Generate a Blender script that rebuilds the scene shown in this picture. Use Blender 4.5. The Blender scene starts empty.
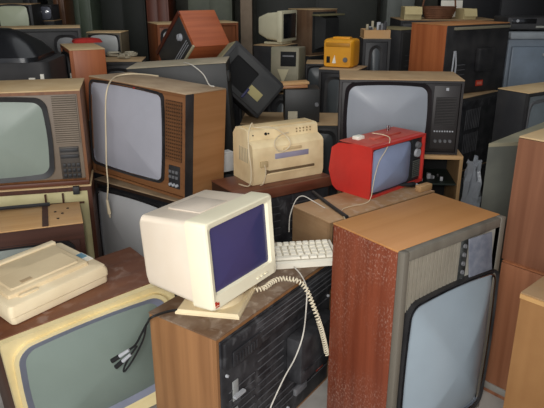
import bpy, bmesh, math, random
from math import radians as R, sin, cos, pi
from mathutils import Vector, Matrix, Euler
random.seed(7)
S = bpy.context.scene
COL = S.collection
# ------------------------------------------------------------------ camera
FPX, PITCH, EYE = 600.0, R(20), 1.6
cam = bpy.data.objects.new('camera', bpy.data.cameras.new('camera'))
COL.objects.link(cam)
cam.location = (0, 0, EYE)
cam.rotation_euler = (R(90) - PITCH, 0, 0)
cam.data.sensor_fit = 'HORIZONTAL'
cam.data.sensor_width = 36
cam.data.lens = 36 * FPX / 544
cam.data.clip_start = 0.05
S.camera = cam


def at(u, v, Y=None, z=None):
    """point of the place seen at a pixel of the photograph, at distance Y or height z"""
    X = (u - 272) / FPX
    q = -(v - 204) / FPX
    d = Vector((X, cos(PITCH) + q * sin(PITCH), -sin(PITCH) + q * cos(PITCH)))
    t = Y / d.y if Y is not None else (z - EYE) / d.z
    return Vector((0, 0, EYE)) + d * t


# ------------------------------------------------------------------ materials
def lin(c):
    o = []
    for x in c[:3]:
        x = x / 255.0
        o.append(x / 12.92 if x <= .04045 else ((x + .055) / 1.055) ** 2.4)
    return (o[0], o[1], o[2], 1)


MATS = {}


def surf(name, c, c2=None, axis=None, dust=0.0, dustc=(178, 160, 136), dscale=5, rough=.5, spec=.4, metal=0,
         grain=38, smudge=0.0, smudgec=(205, 190, 178), sscale=26, bump=0.0, coat=0.0, trans=0.0, ndetail=3):
    if name in MATS:
        return MATS[name]
    m = bpy.data.materials.new(name)
    m.use_nodes = True
    nt = m.node_tree
    N, L = nt.nodes, nt.links
    b = N['Principled BSDF']
    b.inputs['Roughness'].default_value = rough
    b.inputs['Specular IOR Level'].default_value = spec
    b.inputs['Metallic'].default_value = metal
    b.inputs['Coat Weight'].default_value = coat
    b.inputs['Coat Roughness'].default_value = .08
    b.inputs['Transmission Weight'].default_value = trans
    tc = N.new('ShaderNodeTexCoord')

    def noise(scale, detail, sc=(1, 1, 1), dist=0):
        mp = N.new('ShaderNodeMapping')
        mp.inputs['Scale'].default_value = sc
        L.new(tc.outputs['Object'], mp.inputs['Vector'])
        n = N.new('ShaderNodeTexNoise')
        n.inputs['Scale'].default_value = scale
        n.inputs['Detail'].default_value = detail
        n.inputs['Distortion'].default_value = dist
        L.new(mp.outputs['Vector'], n.inputs['Vector'])
        return n.outputs['Fac']

    def ramp(f, lo, hi):
        r = N.new('ShaderNodeMapRange')
        r.inputs['From Min'].default_value = lo
        r.inputs['From Max'].default_value = hi
        L.new(f, r.inputs['Value'])
        return r.outputs['Result']

    def mix(f, a, bb, amount=1.0):
        x = N.new('ShaderNodeMix')
        x.data_type = 'RGBA'
        if amount != 1.0:
            k = N.new('ShaderNodeMath')
            k.operation = 'MULTIPLY'
            k.inputs[1].default_value = amount
            L.new(f, k.inputs[0])
            f = k.outputs[0]
        L.new(f, x.inputs[0])
        for s, w in ((6, a), (7, bb)):
            if isinstance(w, tuple):
                x.inputs[s].default_value = w
            else:
                L.new(w, x.inputs[s])
        return x.outputs[2]

    a = lin(c)
    if c2 is None:
        c2 = tuple(x * .9 for x in c)
    if axis:
        sc = {'x': (.05, 1, 1), 'y': (1, .05, 1), 'z': (1, 1, .05)}[axis]
        f1 = ramp(noise(grain, 4, sc, .4), .3, .7)
    else:
        f1 = ramp(noise(9, ndetail), .3, .7)
    col = mix(f1, a, lin(c2))
    if dust:
        col = mix(ramp(noise(dscale, 6), .38, .66), col, lin(dustc), dust)
    if smudge:
        f = N.new('ShaderNodeMath')
        f.operation = 'MULTIPLY'
        L.new(ramp(noise(sscale, 7, (1, 1, .7), .5), .52, .66), f.inputs[0])
        L.new(ramp(noise(4, 2), .36, .6), f.inputs[1])
        col = mix(f.outputs[0], col, lin(smudgec), smudge)
    L.new(col, b.inputs['Base Color'])
    if bump:
        bp = N.new('ShaderNodeBump')
        bp.inputs['Strength'].default_value = bump
        bp.inputs['Distance'].default_value = .004
        L.new(noise(60, 5), bp.inputs['Height'])
        L.new(bp.outputs['Normal'], b.inputs['Normal'])
    MATS[name] = m
    return m


def wood(name, c, c2, axis, **k):
    k.setdefault('rough', .45)
    return surf(name, c, c2, axis, **k)


DUST = (176, 152, 120)
cream = surf('cream_plastic', (240, 229, 204), (233, 220, 194), rough=.45)
cream_dirty = surf('dusty_cream_plastic', (236, 216, 172), (224, 200, 155), dust=.35, dustc=(196, 170, 128), dscale=9, rough=.55)
cream_pale = surf('pale_beige_plastic', (236, 220, 186), (228, 210, 174), dust=.45, dustc=(205, 184, 150), dscale=4, rough=.55)
white_pl = surf('white_plastic', (240, 236, 222), (228, 222, 206), rough=.5)
black_pl = surf('black_plastic', (38, 38, 40), (30, 30, 32), rough=.5, dust=.2, dustc=(95, 92, 90), dscale=8)
black_back = surf('dusty_black_fibreboard', (34, 34, 37), (24, 24, 27), rough=.6, dust=.22, dustc=(98, 98, 100), dscale=14, smudge=.25, smudgec=(130, 130, 132))
slot_dust = surf('dust_lined_slot', (96, 96, 98), (60, 60, 64), rough=.8, ndetail=6)
dark_gap = surf('deep_black', (12, 12, 13), rough=.8)
chrome = surf('chrome_trim', (205, 205, 210), rough=.2, metal=1)
silver = surf('silver_plastic', (176, 178, 182), rough=.35)
grey_pl = surf('grey_plastic', (110, 110, 112), (96, 96, 98), rough=.5)
rubber = surf('black_rubber', (22, 22, 24), rough=.5)
wire_cream = surf('cream_wire', (222, 205, 172), rough=.5)
wire_white = surf('white_wire', (214, 208, 196), rough=.5)
tan_top = surf('dusty_tan_top', (204, 174, 128), (188, 156, 112), rough=.7, dust=.5, dustc=(212, 190, 150))
grey_top = surf('dusty_grey_brown_top', (164, 138, 108), (142, 118, 92), rough=.7, dust=.6, dustc=(190, 168, 138), dscale=7)
raw_wood = wood('raw_particle_board', (200, 158, 106), (182, 138, 88), 'x', dust=.3, grain=20, rough=.7)


def glass(name, c):
    return surf(name, c, tuple(x * .97 for x in c), rough=.3, spec=.22, dust=.2, dustc=tuple(min(255, x * 1.1 + 6) for x in c), dscale=3)


# ------------------------------------------------------------------ mesh builder
def rrect(x0, x1, z0, z1, r, n=6, sag=0.0):
    """rounded rectangle outline, its sides bowed outward by sag"""
    pts = []
    cs = [(x1 - r, z1 - r, 0), (x0 + r, z1 - r, 90), (x0 + r, z0 + r, 180), (x1 - r, z0 + r, 270)]
    cx, cz = (x0 + x1) / 2, (z0 + z1) / 2
    hw, hh = (x1 - x0) / 2, (z1 - z0) / 2
    raw = []
    for i, (px, pz, a0) in enumerate(cs):
        for k in range(n + 1):
            a = R(a0 + 90 * k / n)
            raw.append((px + r * cos(a), pz + r * sin(a)))
        nx = cs[(i + 1) % 4]
        a = R(a0 + 90)
        p, q = (px + r * cos(a), pz + r * sin(a)), (nx[0] + r * cos(a), nx[1] + r * sin(a))
        for k in (1, 2, 3, 4, 5):
            raw.append((p[0] + (q[0] - p[0]) * k / 6, p[1] + (q[1] - p[1]) * k / 6))
    for x, z in raw:
        fx, fz = (x - cx) / hw, (z - cz) / hh
        pts.append((x + sag * fx * (1 - fz * fz), z + sag * fz * (1 - fx * fx)))
    return pts


class MB:
    def __init__(self):
        self.bm = bmesh.new()

    def _mark(self, before, m):
        for f in self.bm.faces:
            if f not in before:
                f.material_index = m

    def box(self, x0, x1, y0, y1, z0, z1, b=0, m=0, seg=2):
        bm = self.bm
        before = set(bm.faces)
        v = [bm.verts.new((x, y, z)) for x in (x0, x1) for y in (y0, y1) for z in (z0, z1)]
        for q in ((0, 1, 3, 2), (4, 6, 7, 5), (0, 4, 5, 1), (2, 3, 7, 6), (0, 2, 6, 4), (1, 5, 7, 3)):
            bm.faces.new([v[i] for i in q])
        if b:
            es = {e for w in v for e in w.link_edges}
            bmesh.ops.bevel(bm, geom=list(es), offset=b, segments=seg, profile=.5, affect='EDGES')
        self._mark(before, m)
        return self

    def loft(self, rings, cap0=True, cap1=True, m=0, closed=True):
        bm = self.bm
        before = set(bm.faces)
        vs = [[bm.verts.new(p) for p in r] for r in rings]
        n = len(rings[0])
        for a, b in zip(vs, vs[1:]):
            for i in range(n if closed else n - 1):
                j = (i + 1) % n
                bm.faces.new((a[i], a[j], b[j], b[i]))
        if cap0:
            bm.faces.new(vs[0][::-1])
        if cap1:
            bm.faces.new(vs[-1])
        self._mark(before, m)
        return self

    def cyl(self, p, q, r, r2=None, n=16, m=0):
        p, q = Vector(p), Vector(q)
        r2 = r if r2 is None else r2
        d = (q - p).normalized()
        a = d.orthogonal().normalized()
        b = d.cross(a)
        ring = lambda c, rr: [c + (a * cos(2 * pi * i / n) + b * sin(2 * pi * i / n)) * rr for i in range(n)]
        return self.loft([ring(p, r), ring(q, r2)], m=m)

    def tube(self, pts, r, n=6, sub=6, m=0, smooth=True):
        P = [Vector(p) for p in pts]
        if smooth and len(P) > 2:
            Q = []
            E = [P[0] * 2 - P[1]] + P + [P[-1] * 2 - P[-2]]
            for i in range(1, len(E) - 2):
                for k in range(sub):
                    t = k / sub
                    a, b, c, d = E[i - 1:i + 3]
                    Q.append(.5 * ((2 * b) + (c - a) * t + (2 * a - 5 * b + 4 * c - d) * t * t + (3 * b - a - 3 * c + d) * t ** 3))
            Q.append(P[-1])
            P = Q
        up = None
        rings = []
        for i, p in enumerate(P):
            d = (P[min(i + 1, len(P) - 1)] - P[max(i - 1, 0)]).normalized()
            if up is None:
                up = d.orthogonal().normalized()
            up = (up - d * up.dot(d)).normalized()
            s = d.cross(up)
            rings.append([p + (up * cos(2 * pi * k / n) + s * sin(2 * pi * k / n)) * r for k in range(n)])
        return self.loft(rings, m=m)

    def prism(self, poly, y0, y1, m=0):
        """outline in x,z pushed along y"""
        return self.loft([[(x, y0, z) for x, z in poly], [(x, y1, z) for x, z in poly]], m=m)

    def slab(self, poly, z0, z1, m=0):
        return self.loft([[(x, y, z0) for x, y in poly], [(x, y, z1) for x, y in poly]], m=m)

    def ring(self, outer, inner, y0, y1, m=0, yi=None):
        yi = y0 if yi is None else yi
        r = [[(x, y1, z) for x, z in outer], [(x, y0, z) for x, z in outer], [(x, yi, z) for x, z in inner], [(x, y1, z) for x, z in inner]]
        r.append(r[0])
        return self.loft(r, False, False, m)

    def dome(self, outline, y, bulge, m=0, k=7):
        cx = sum(p[0] for p in outline) / len(outline)
        cz = sum(p[1] for p in outline) / len(outline)
        rings = []
        for i in range(k):
            s = 1 - i / k
            rings.append([(cx + (x - cx) * s, y - bulge * (1 - s * s), cz + (z - cz) * s) for x, z in outline])
        before = set(self.bm.faces)
        self.loft(rings, False, False, m)
        bm = self.bm
        bm.verts.ensure_lookup_table()
        n = len(outline)
        last = bm.verts[-n:]
        c = bm.verts.new((cx, y - bulge, cz))
        for i in range(n):
            bm.faces.new((last[i], last[(i + 1) % n], c))
        self._mark(before, m)
        return self

    def build(self, name, mats, parent=None, ang=35):
        bm = self.bm
        bmesh.ops.remove_doubles(bm, verts=bm.verts, dist=1e-5)
        bmesh.ops.recalc_face_normals(bm, faces=bm.faces)
        me = bpy.data.meshes.new(name)
        bm.to_mesh(me)
        bm.free()
        for m in (mats if isinstance(mats, (list, tuple)) else [mats]):
            me.materials.append(m)
        me.shade_smooth()
        me.set_sharp_from_angle(angle=R(ang))
        o = bpy.data.objects.new(name, me)
        COL.objects.link(o)
        if parent:
            o.parent = parent
        return o


def tag(o, label=None, cat=None, group=None, kind=None):
    if label: o['label'] = label
    if cat: o['category'] = cat
    if group: o['group'] = group
    if kind: o['kind'] = kind
    return o


def thing(name, label, cat, loc, th=0, ta=0, tb=0, group=None):
    o = bpy.data.objects.new(name, None)
    o.empty_display_size = .1
    COL.objects.link(o)
    o.location = loc
    o.rotation_euler = (R(ta), R(tb), R(th))
    return tag(o, label, cat, group)


# ------------------------------------------------------------------ television kit
SETS = 'discarded television sets'


def tv(label, loc, W, D, H, side, top, th=0, ta=0, tb=0, rim=.018, name='television', group=SETS, cat='television', lip=.02):
    """cabinet with a rim round its recessed front (front faces local -y)"""
    r = thing(name, label, cat, loc, th, ta, tb, group)
    m = MB()
    m.box(0, W, lip, D, 0, H - .006, .004)
    if lip:
        m.box(0, rim, 0, lip, 0, H - .006)
        m.box(W - rim, W, 0, lip, 0, H - .006)
        m.box(rim, W - rim, 0, lip, 0, rim)
        m.box(rim, W - rim, 0, lip, H - rim - .006, H - .006)
    m.build('cabinet', side, r)
    MB().box(-.001, W + .001, -.001, D + .001, H - .006, H, .002).build('top_panel', top, r)
    return r


def side_tv(label, near, W, D, H, side, top, th, ta=0, tb=0, **k):
    """a set whose front is the face on the left of its nearest corner; W is that front's width"""
    t = R(th)
    v = Vector((-sin(t), cos(t), 0))
    return tv(label, Vector(near) + v * W * cos(R(ta)) + Vector((0, 0, W * sin(R(ta)))), W, D, H, side, top, th - 90, -tb, ta, **k)


def panel(r, x0, x1, z0, z1, mat, y=.008, name='front_panel', b=.003, y1=.022):
    return MB().box(x0, x1, y, y1, z0, z1, b).build(name, mat, r)


def tube_face(r, x0, x1, z0, z1, gl, sur, rad=.04, w=.02, bulge=.035, y=.008, out=.012, sag=.01, lip=None):
    MB().ring(rrect(x0, x1, z0, z1, rad, sag=sag), rrect(x0 + w, x1 - w, z0 + w, z1 - w, rad * .8, sag=sag), y - out, y + .006, yi=y - out * .35).build('screen_surround', sur, r)
    if lip:
        MB().ring(rrect(x0 + w * .75, x1 - w * .75, z0 + w * .75, z1 - w * .75, rad * .85, sag=sag), rrect(x0 + w, x1 - w, z0 + w, z1 - w, rad * .8, sag=sag), y - out * .9, y, yi=y - out * .8).build('screen_trim', lip, r)
    return MB().dome(rrect(x0 + w - .002, x1 - w + .002, z0 + w - .002, z1 - w + .002, rad * .8, sag=sag), y - out * .3, bulge).build('screen', gl, r, 60)


def grille(r, x0, x1, z0, z1, n, mat, gap=dark_gap, vertical=False, y=.006, fill=.55):
    m = MB()
    m.box(x0, x1, y, y + .006, z0, z1, m=1)
    L = (x1 - x0) if vertical else (z1 - z0)
    p = L / n
    for i in range(n):
        a = i * p + p * (1 - fill) / 2
        if vertical:
            m.box(x0 + a, x0 + a + p * fill, y - .004, y, z0, z1)
        else:
            m.box(x0, x1, y - .004, y, z0 + a, z0 + a + p * fill)
    return m.build('speaker_grille', [mat, gap], r)


def knob(parent, x, z, rad, mat, y=.004, d=.014, name='knob'):
    m = MB()
    m.cyl((x, y, z), (x, y - d, z), rad, rad * .85, 14)
    m.box(x - rad * .12, x + rad * .12, y - d - .003, y - d, z - rad * .7, z + rad * .7)
    return m.build(name, mat, parent)


def button(parent, x, z, w, h, mat, y=.002, d=.006):
    return MB().box(x - w / 2, x + w / 2, y - d, y, z - h / 2, z + h / 2, .001).build('button', mat, parent)


def back_cover(r, W, D, H, mat, depth=.14, ins=.03, tap=.1):
    m = MB()
    f = lambda e, y, dz=0: [(x, y, z + dz) for x, z in rrect(e, W - e, e, H - e, .03, 3)]
    m.loft([f(ins, D - .002), f(ins + .004, D + depth * .35), f(ins + tap, D + depth)])
    return m.build('back_cover', mat, r)


def back_face(r, W, H, mat=None, slots=(), ins=.022, y=-.006):
    """fibreboard rear cover let into local y=0; slots: (x0,x1,z0,z1,n)"""
    m = MB()
    m.box(ins, W - ins, y, .03, ins, H - ins, .006)
    for (x0, x1, z0, z1, n) in slots:
        for i in range(n):
            z = z0 + (z1 - z0) * i / max(1, n - 1)
            m.box(x0, x1, y - .0025, y, z, z + .004, m=1)
    return m.build('back_cover', [mat or black_back, slot_dust], r)


# ------------------------------------------------------------------ setting
floor_m = surf('concrete_floor', (168, 164, 158), (140, 136, 130), dust=.5, dustc=(186, 180, 172), dscale=3, rough=.85, bump=.2)
wall_m = surf('dim_plaster_wall', (92, 92, 84), (74, 74, 68), rough=.9, dust=.3, dustc=(110, 108, 98), dscale=2)
ceil_m = surf('dark_ceiling', (70, 68, 64), rough=.9)
tag(MB().box(-4.6, 4.6, -2.2, 7.6, -.1, 0).build('floor', floor_m), kind='structure')
tag(MB().box(-4.6, 4.6, 7.6, 7.75, 0, 3.3).build('wall_back', wall_m), kind='structure')
tag(MB().box(-4.75, -4.6, -2.2, 7.6, 0, 3.3).build('wall_left', wall_m), kind='structure')
tag(MB().box(4.6, 4.75, -2.2, 7.6, 0, 3.3).build('wall_right', wall_m), kind='structure')
tag(MB().box(-4.75, 4.75, -2.2, 7.75, 3.3, 3.4).build('ceiling', ceil_m), kind='structure')

# ------------------------------------------------------------------ foreground: the set lying on its side (right)
rtv_side = wood('red_brown_veneer', (134, 68, 44), (110, 52, 32), 'z', smudge=.42, smudgec=(194, 168, 152), grain=30, sscale=150)
rtv_top = wood('orange_brown_veneer_top', (194, 138, 84), (180, 124, 70), 'x', dust=.25, dustc=(206, 152, 96), grain=14, rough=.4, dscale=3)
rtv_frame = wood('grey_wood_frame', (116, 110, 99), (98, 92, 82), 'z', grain=20, rough=.5)
W, H = .538, .825
r = tv('big television turned on its side, wooden cabinet, speaker slats above its tall pale screen', (0.3908, 1.7016, 0), W, .297, H, rtv_side, rtv_top, 36.7, lip=0)
m = MB()
m.box(0, .026, -.028, 0, 0, H, .004)
m.box(W - .03, W, -.028, 0, 0, H, .004)
m.box(.026, W - .03, -.028, 0, H - .034, H, .004)
m.box(.026, W - .03, -.028, 0, 0, .02, .004)
m.build('front_frame', rtv_frame, r)
grille(r, .028, .304, .60, .790, 14, surf('grey_slat', (150, 143, 128), (134, 127, 113), rough=.6), surf('slat_shadow_gap', (104, 99, 88), rough=.8), vertical=True, y=-.012, fill=.72)
cp = MB().box(.306, .345, -.016, 0, .60, .79, .002).build('control_strip', surf('speckled_dark_strip', (52, 54, 52), (30, 32, 32), rough=.6, dust=.3, dustc=(110, 112, 108), dscale=40), r)
for k in range(5):
    knob(cp, .325, .63 + .033 * k, .009, grey_pl, -.014, .008)
fl = MB().box(0, .118, -.006, 0, -.138, 0, .002).build('control_flap', surf('blue_grey_dusty_flap', (104, 108, 118), (84, 88, 100), rough=.6, dust=.5, dustc=(132, 134, 140), dscale=30), r)
fl.location = (.318, -.03, .795)
fl.rotation_euler = (R(-8), 0, R(-4))
panel(r, .345, .507, .60, .79, surf('pale_grey_board', (176, 172, 160), rough=.7), -.012, 'side_board', y1=0)
tube_face(r, .046, .534, .02, .626, glass('pale_blue_grey_screen', (146, 158, 166)), black_pl, .045, .02, .068, y=-.012, out=.022, sag=.012, lip=chrome)
back_cover(r, W, .297, H, black_pl, .11, .06, .13)

# ------------------------------------------------------------------ foreground: brown set seen from behind, monitor on top
br_side = wood('mid_brown_veneer', (156, 112, 72), (130, 90, 56), 'z', grain=26)
br_top = surf('very_dusty_brown_top', (104, 78, 56), (86, 62, 44), rough=.75, dust=.75, dustc=(146, 126, 106), dscale=9, smudge=.6, smudgec=(186, 172, 154))
W, D, H = .724, .292, .575
r = tv('brown television seen from its black back, under the cream computer monitor', (-.173, 1.595, 0), W, D, H, br_side, br_top, 55.1, lip=.016, rim=.012)
m = MB()
m.box(.014, W - .012, -.004, .02, .012, H - .02, .005)
m.box(.018, W - .014, -.022, -.004, .452, H - .022, .008)
for i, z in enumerate([.44, .408, .376, .344, .312, .28, .248, .216, .184, .152, .12, .088]):
    m.box(.21, .37, -.0065, -.004, z, z + .0035, m=1)
    if z > .39 or z < .18:
        m.box(.37, .70, -.0065, -.004, z, z + .0035, m=1)
    if z < .35:
        m.box(.05, .19, -.0065, -.004, z, z + .003, m=1)
for z in (.545, .525, .505, .48):
    m.box(.18 + .1 * (.56 - z), .70, -.024, -.022, z, z + .0025, m=1)
m.build('back_cover', [black_back, slot_dust], r)
m = MB()
m.box(.385, .655, -.075, -.004, .195, .385, .012)
m.box(.40, .64, -.079, -.075, .25, .254)
m.build('tube_cover', black_back, r)
m = MB()
m.box(.05, .2, -.03, -.022, .455, .51, .004)
m.build('embossed_plate', black_back, r)
for x in (.062, .077, .092, .107, .122, .137, .152, .167):
    MB().box(x, x + .009, -.033, -.03, .466, .497, .001).build('embossed_letter', black_back, r)
lab = panel(r, .068, .098, .30, .378, surf('pale_socket_plate', (150, 152, 150), rough=.5), -.008, 'socket_plate', y1=-.003)
MB().box(.066, .118, -.022, -.008, .318, .326).build('socket_pin', silver, lab)
panel(r, .07, .094, .20, .27, MATS['pale_socket_plate'], -.008, 'socket_plate', y1=-.003)
lab = panel(r, .615, .665, .1, .142, surf('orange_red_sticker', (205, 62, 34), rough=.5), -.0065, 'warning_sticker', b=0, y1=-.003)
MB().box(.622, .638, -.0075, -.0065, .106, .136).build('sticker_mark', white_pl, lab)
for x, z in ((.04, .42), (.25, .46), (.69, .42), (.4, .06), (.56, .17), (.60, .15)):
    MB().cyl((x, -.004, z), (x, -.012, z), .006, .005, 10).build('screw', silver, r)
MB().box(.44, .52, -.02, -.004, .09, .12, .003).build('aerial_socket', grey_pl, r)
# front (turned away)
o = MB().dome(rrect(.06, .5, .08, .5, .04), -D - .002, .03).build('screen', glass('hidden_grey_screen', (120, 126, 124)), r)
o.rotation_euler = (0, 0, pi)
o.location = (W, 0, 0)

# computer monitor
blue = surf('dark_blue_screen', (66, 66, 112), (62, 62, 106), rough=.25, spec=.5, coat=.2)
mon_b = surf('cream_monitor_shell', (240, 226, 206), (236, 220, 198), rough=.5)
mon_f = surf('cream_monitor_bezel', (240, 233, 205), (235, 227, 198), rough=.45)
r = thing('computer_monitor', 'cream computer monitor with dark blue screen standing on the brown television', 'computer monitor', (-.182, 1.640, .641), 55.1, -4.8)
W, H = .354, .292
m = MB()
f = lambda e, y, t=0: [(x, y, z) for x, z in rrect(e, W - e, e * .6, H - e * .6 - t, .012, 4)]
m.loft([f(.0, .082), f(0, .012), f(.004, .003), f(.010, 0)], cap0=True, cap1=False)
fr = [(x, 0, z) for x, z in rrect(.010, W - .010, .006, H - .006, .012, 4)]
inn = [(x, .004, z) for x, z in rrect(.024, W - .026, .046, H - .022, .010, 4)]
inn2 = [(x, .014, z) for x, z in rrect(.030, W - .032, .052, H - .028, .010, 4)]
m.loft([fr, inn, inn2], False, False)
m.build('bezel', mon_f, r)
MB().dome(rrect(.029, W - .031, .051, H - .027, .010, 4, sag=0), .0135, .008).build('screen', blue, r, 60)
m = MB()
g = lambda e, y, zb, zt: [(x, y, z) for x, z in rrect(e, W - e, zb, zt, .02, 4)]
m.loft([g(.006, .08, .004, H - .008), g(.006, .10, .006, H - .009), g(.006, .285, .03, H - .012), g(.018, .305, .042, H - .026)])
m.build('rear_housing', mon_b, r)
m = MB()
m.box(.10, .24, .105, .25, H - .03, H - .006, .003)
m.build('top_vent', surf('grey_cream_vent', (226, 212, 194), rough=.6), r)
m = MB()
m.box(.012, .020, -.001, .004, .016, .030)
m.box(.023, .031, -.001, .004, .016, .024)
m.box(.012, .031, -.001, .004, .010, .013)
m.build('red_emblem', surf('red_print', (190, 60, 40), rough=.5), r)
for i in range(3):
    button(r, .24 + .022 * i, .022, .014, .005, mon_f, .002)
# swivel foot, level on the cabinet top and turned under the monitor
foot = MB()
fp = [(.10, -.022), (.318, .065), (.226, .263), (.008, .176)]
gx, gy = sum(p[0] for p in fp) / 4, sum(p[1] for p in fp) / 4
sh = lambda k: [(gx + (x - gx) * k, gy + (y - gy) * k) for x, y in fp]
foot.loft([[(x, y, -.0655) for x, y in sh(1)], [(x, y, -.058) for x, y in sh(1)], [(x, y, -.050) for x, y in sh(.94)]])
foot.loft([[(gx + .10 * cos(a), gy + .09 * sin(a), -.052) for a in [2 * pi * k / 24 for k in range(24)]],
           [(gx + .07 * cos(a), gy + .065 * sin(a), .016) for a in [2 * pi * k / 24 for k in range(24)]]])
fo = foot.build('swivel_base', surf('warm_cream_base', (236, 218, 178), rough=.5), r)
fo.rotation_euler = (R(4.8), 0, 0)

# ------------------------------------------------------------------ foreground: cream-fronted set (left)
a_top = wood('dark_brown_veneer_top', (106, 62, 38), (84, 46, 28), 'x', grain=16, rough=.5, dust=.18, dustc=(146, 108, 80), smudge=.15)
a_side = wood('dark_brown_veneer_side', (84, 48, 28), (62, 34, 20), 'z')
a_bez = surf('yellowed_cream_bezel', (232, 216, 168), (222, 204, 152), rough=.45, dust=.2, dustc=(200, 178, 132), dscale=10)
W, D, H = .625, .34, .515
r = tv('cream fronted television with green grey screen, beneath the beige scanner', (-0.8651, 1.7059, .001), W, D, H, a_side, a_top, 37.2, 0, -4.0, lip=.0)
m = MB()
m.ring(rrect(-.002, W + .002, -.002, H - .004, .012, sag=0), rrect(.045, W - .05, .07, H - .055, .05, sag=.012), -.03, .0, yi=-.012)
m.build('bezel', a_bez, r)
m = MB()
m.ring(rrect(.03, W - .034, .055, H - .040, .055, sag=.012), rrect(.046, W - .05, .071, H - .056, .05, sag=.012), -.034, -.01, yi=-.03)
m.build('bezel_ridge', a_bez, r)
tube_face(r, .044, W - .048, .068, H - .052, glass('green_grey_screen', (120, 132, 124)), surf('blue_grey_surround', (128, 132, 148), rough=.5), .05, .022, .045, y=-.012, out=.022, sag=.012)
back_cover(r, W, D, H, black_pl, .12, .05, .12)

# beige flatbed device
sc_d = surf('scanner_lid_beige', (226, 206, 168), (218, 196, 158), rough=.6, dust=.5, dustc=(200, 178, 140), dscale=6)
W, D, H = .391, .338, .072
r = thing('flatbed_scanner', 'dusty beige flatbed machine with blue and white sticker, resting on the cream fronted television', 'scanner', (-.869, 1.748, .524), 48.8, 0, -3.3)
m = MB()
q = lambda e, z: [(x, y, z) for x, y in rrect(e, W - e, e, D - e, .016, 4)]
m.loft([q(.006, 0), q(.004, .004), q(.004, .026), q(0, .030), q(0, .052), q(.006, H - .004), q(.014, H)])
m.build('body', cream_pale, r)
m = MB()
q = lambda x0, x1, y0, y1, z: [(x, y, z) for x, y in rrect(x0, x1, y0, y1, .008, 3)]
m.loft([q(.03, .345, .055, .30, H - .001), q(.032, .343, .057, .298, H + .012), q(.04, .335, .065, .29, H + .016)])
m.loft([q(.05, .32, .075, .2, H + .015), q(.056, .314, .081, .194, H + .021)])
m.build('lid', sc_d, r)
MB().box(.02, .35, .292, .322, H - .002, H + .024, .006).build('hinge_bar', cream_pale, r)
MB().box(.06, .13, .035, .05, H - .001, H + .008, .003).build('latch', sc_d, r)
MB().slab([(.10, .09), (.14, .09), (.14, .11), (.10, .11)], H + .02, H + .0225).build('lid_mark', surf('brownish_mark', (186, 160, 124), rough=.7), r)
st = MB().box(.345, .382, .085, .165, H - .001, H + .0015).build('sticker', white_pl, r)
MB().box(.348, .379, .118, .162, H + .0015, H + .0022).build('sticker_picture', surf('blue_print', (58, 106, 138), (120, 160, 170), rough=.5), st)

# ------------------------------------------------------------------ keyboard on the brown set
kb_white = surf('keyboard_white', (238, 232, 216), (230, 224, 206), rough=.5)
kb_shade = surf('keyboard_well', (176, 166, 146), rough=.7)
a = Vector((.262, 2.118, .5755))
th = 9
x_ax = Vector((cos(R(th)), sin(R(th)), 0))
KW, KD = .43, .160
r = thing('computer_keyboard', 'off white computer keyboard lying between the monitor and the big wooden television', 'keyboard', a - x_ax * KW, th)
m = MB()
m.loft([[(x, 0, 0), (x, 0, .022), (x, .012, .026), (x, KD - .012, .044), (x, KD, .04), (x, KD, 0)] for x in (0, .004, KW - .004, KW)])
m.build('case', kb_white, r)
slope = math.atan2(.018, KD - .024)
rows = [(.018, 12), (.042, 14), (.066, 14), (.090, 14), (.118, 15)]
for j, (y, n) in enumerate(rows):
    w = (KW - .03) / n
    for i in range(n):
        x = .015 + i * w
        z = .026 + (y - .0) * .138
        if j == 0 and 3 < i < 8:
            continue
        o = MB().loft([[(x + .0015, y, z - .001), (x + w - .0015, y, z - .001), (x + w - .0015, y + .021, z + .002), (x + .0015, y + .021, z + .002)],
                       [(x + .004, y + .003, z + .0085), (x + w - .004, y + .003, z + .0085), (x + w - .004, y + .017, z + .011), (x + .004, y + .017, z + .011)]]).build('key', kb_white, r)
    if j == 0:
        x = .015 + 4 * w
        MB().loft([[(x, y, z - .001), (x + 4 * w - .001, y, z - .001), (x + 4 * w - .001, y + .021, z + .002), (x, y + .021, z + .002)],
                   [(x + .003, y + .003, z + .0085), (x + 4 * w - .004, y + .003, z + .0085), (x + 4 * w - .004, y + .017, z + .011), (x + .003, y + .017, z + .011)]]).build('space_bar', kb_white, r)
m = MB()
m.slab([(.01, .014), (KW - .01, .014), (KW - .01, KD - .014), (.01, KD - .014)], 0, .001)
for v in m.bm.verts:
    v.co.z += .0265 + (v.co.y - .014) * .137
m.build('key_well', kb_shade, r)

# ------------------------------------------------------------------ box behind with the red portable
c_side = wood('dusty_tan_brown_side', (150, 116, 80), (128, 98, 68), 'y', dust=.6, dustc=(168, 138, 104), dscale=6, rough=.7)
c_top = surf('dusty_wood_cabinet_top', (178, 138, 98), (158, 118, 80), rough=.7, dust=.6, dustc=(190, 160, 124), dscale=5, smudge=.3)
r = tv('low dusty wooden television cabinet carrying the red portable set', (.242, 2.333, 0), .68, .25, .67, c_side, c_top, 37, lip=.015)
panel(r, .02, .66, .02, .64, black_pl)
tube_face(r, .05, .46, .12, .56, glass('dull_grey_screen', (120, 124, 126)), black_pl)
grille(r, .5, .64, .3, .6, 12, grey_pl)
MB().box(.60, .685, .02, .055, .67, .70, .003).build('raised_corner_block', raw_wood, r)
bar = tag(MB().tube([at(313, 192, z=.678), at(330, 205, z=.678), at(347, 217, z=.678)], .0085, 8).build('black_bar', black_pl), 'black bar lying across the dusty cabinet top left of the red portable', 'bar')

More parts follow.
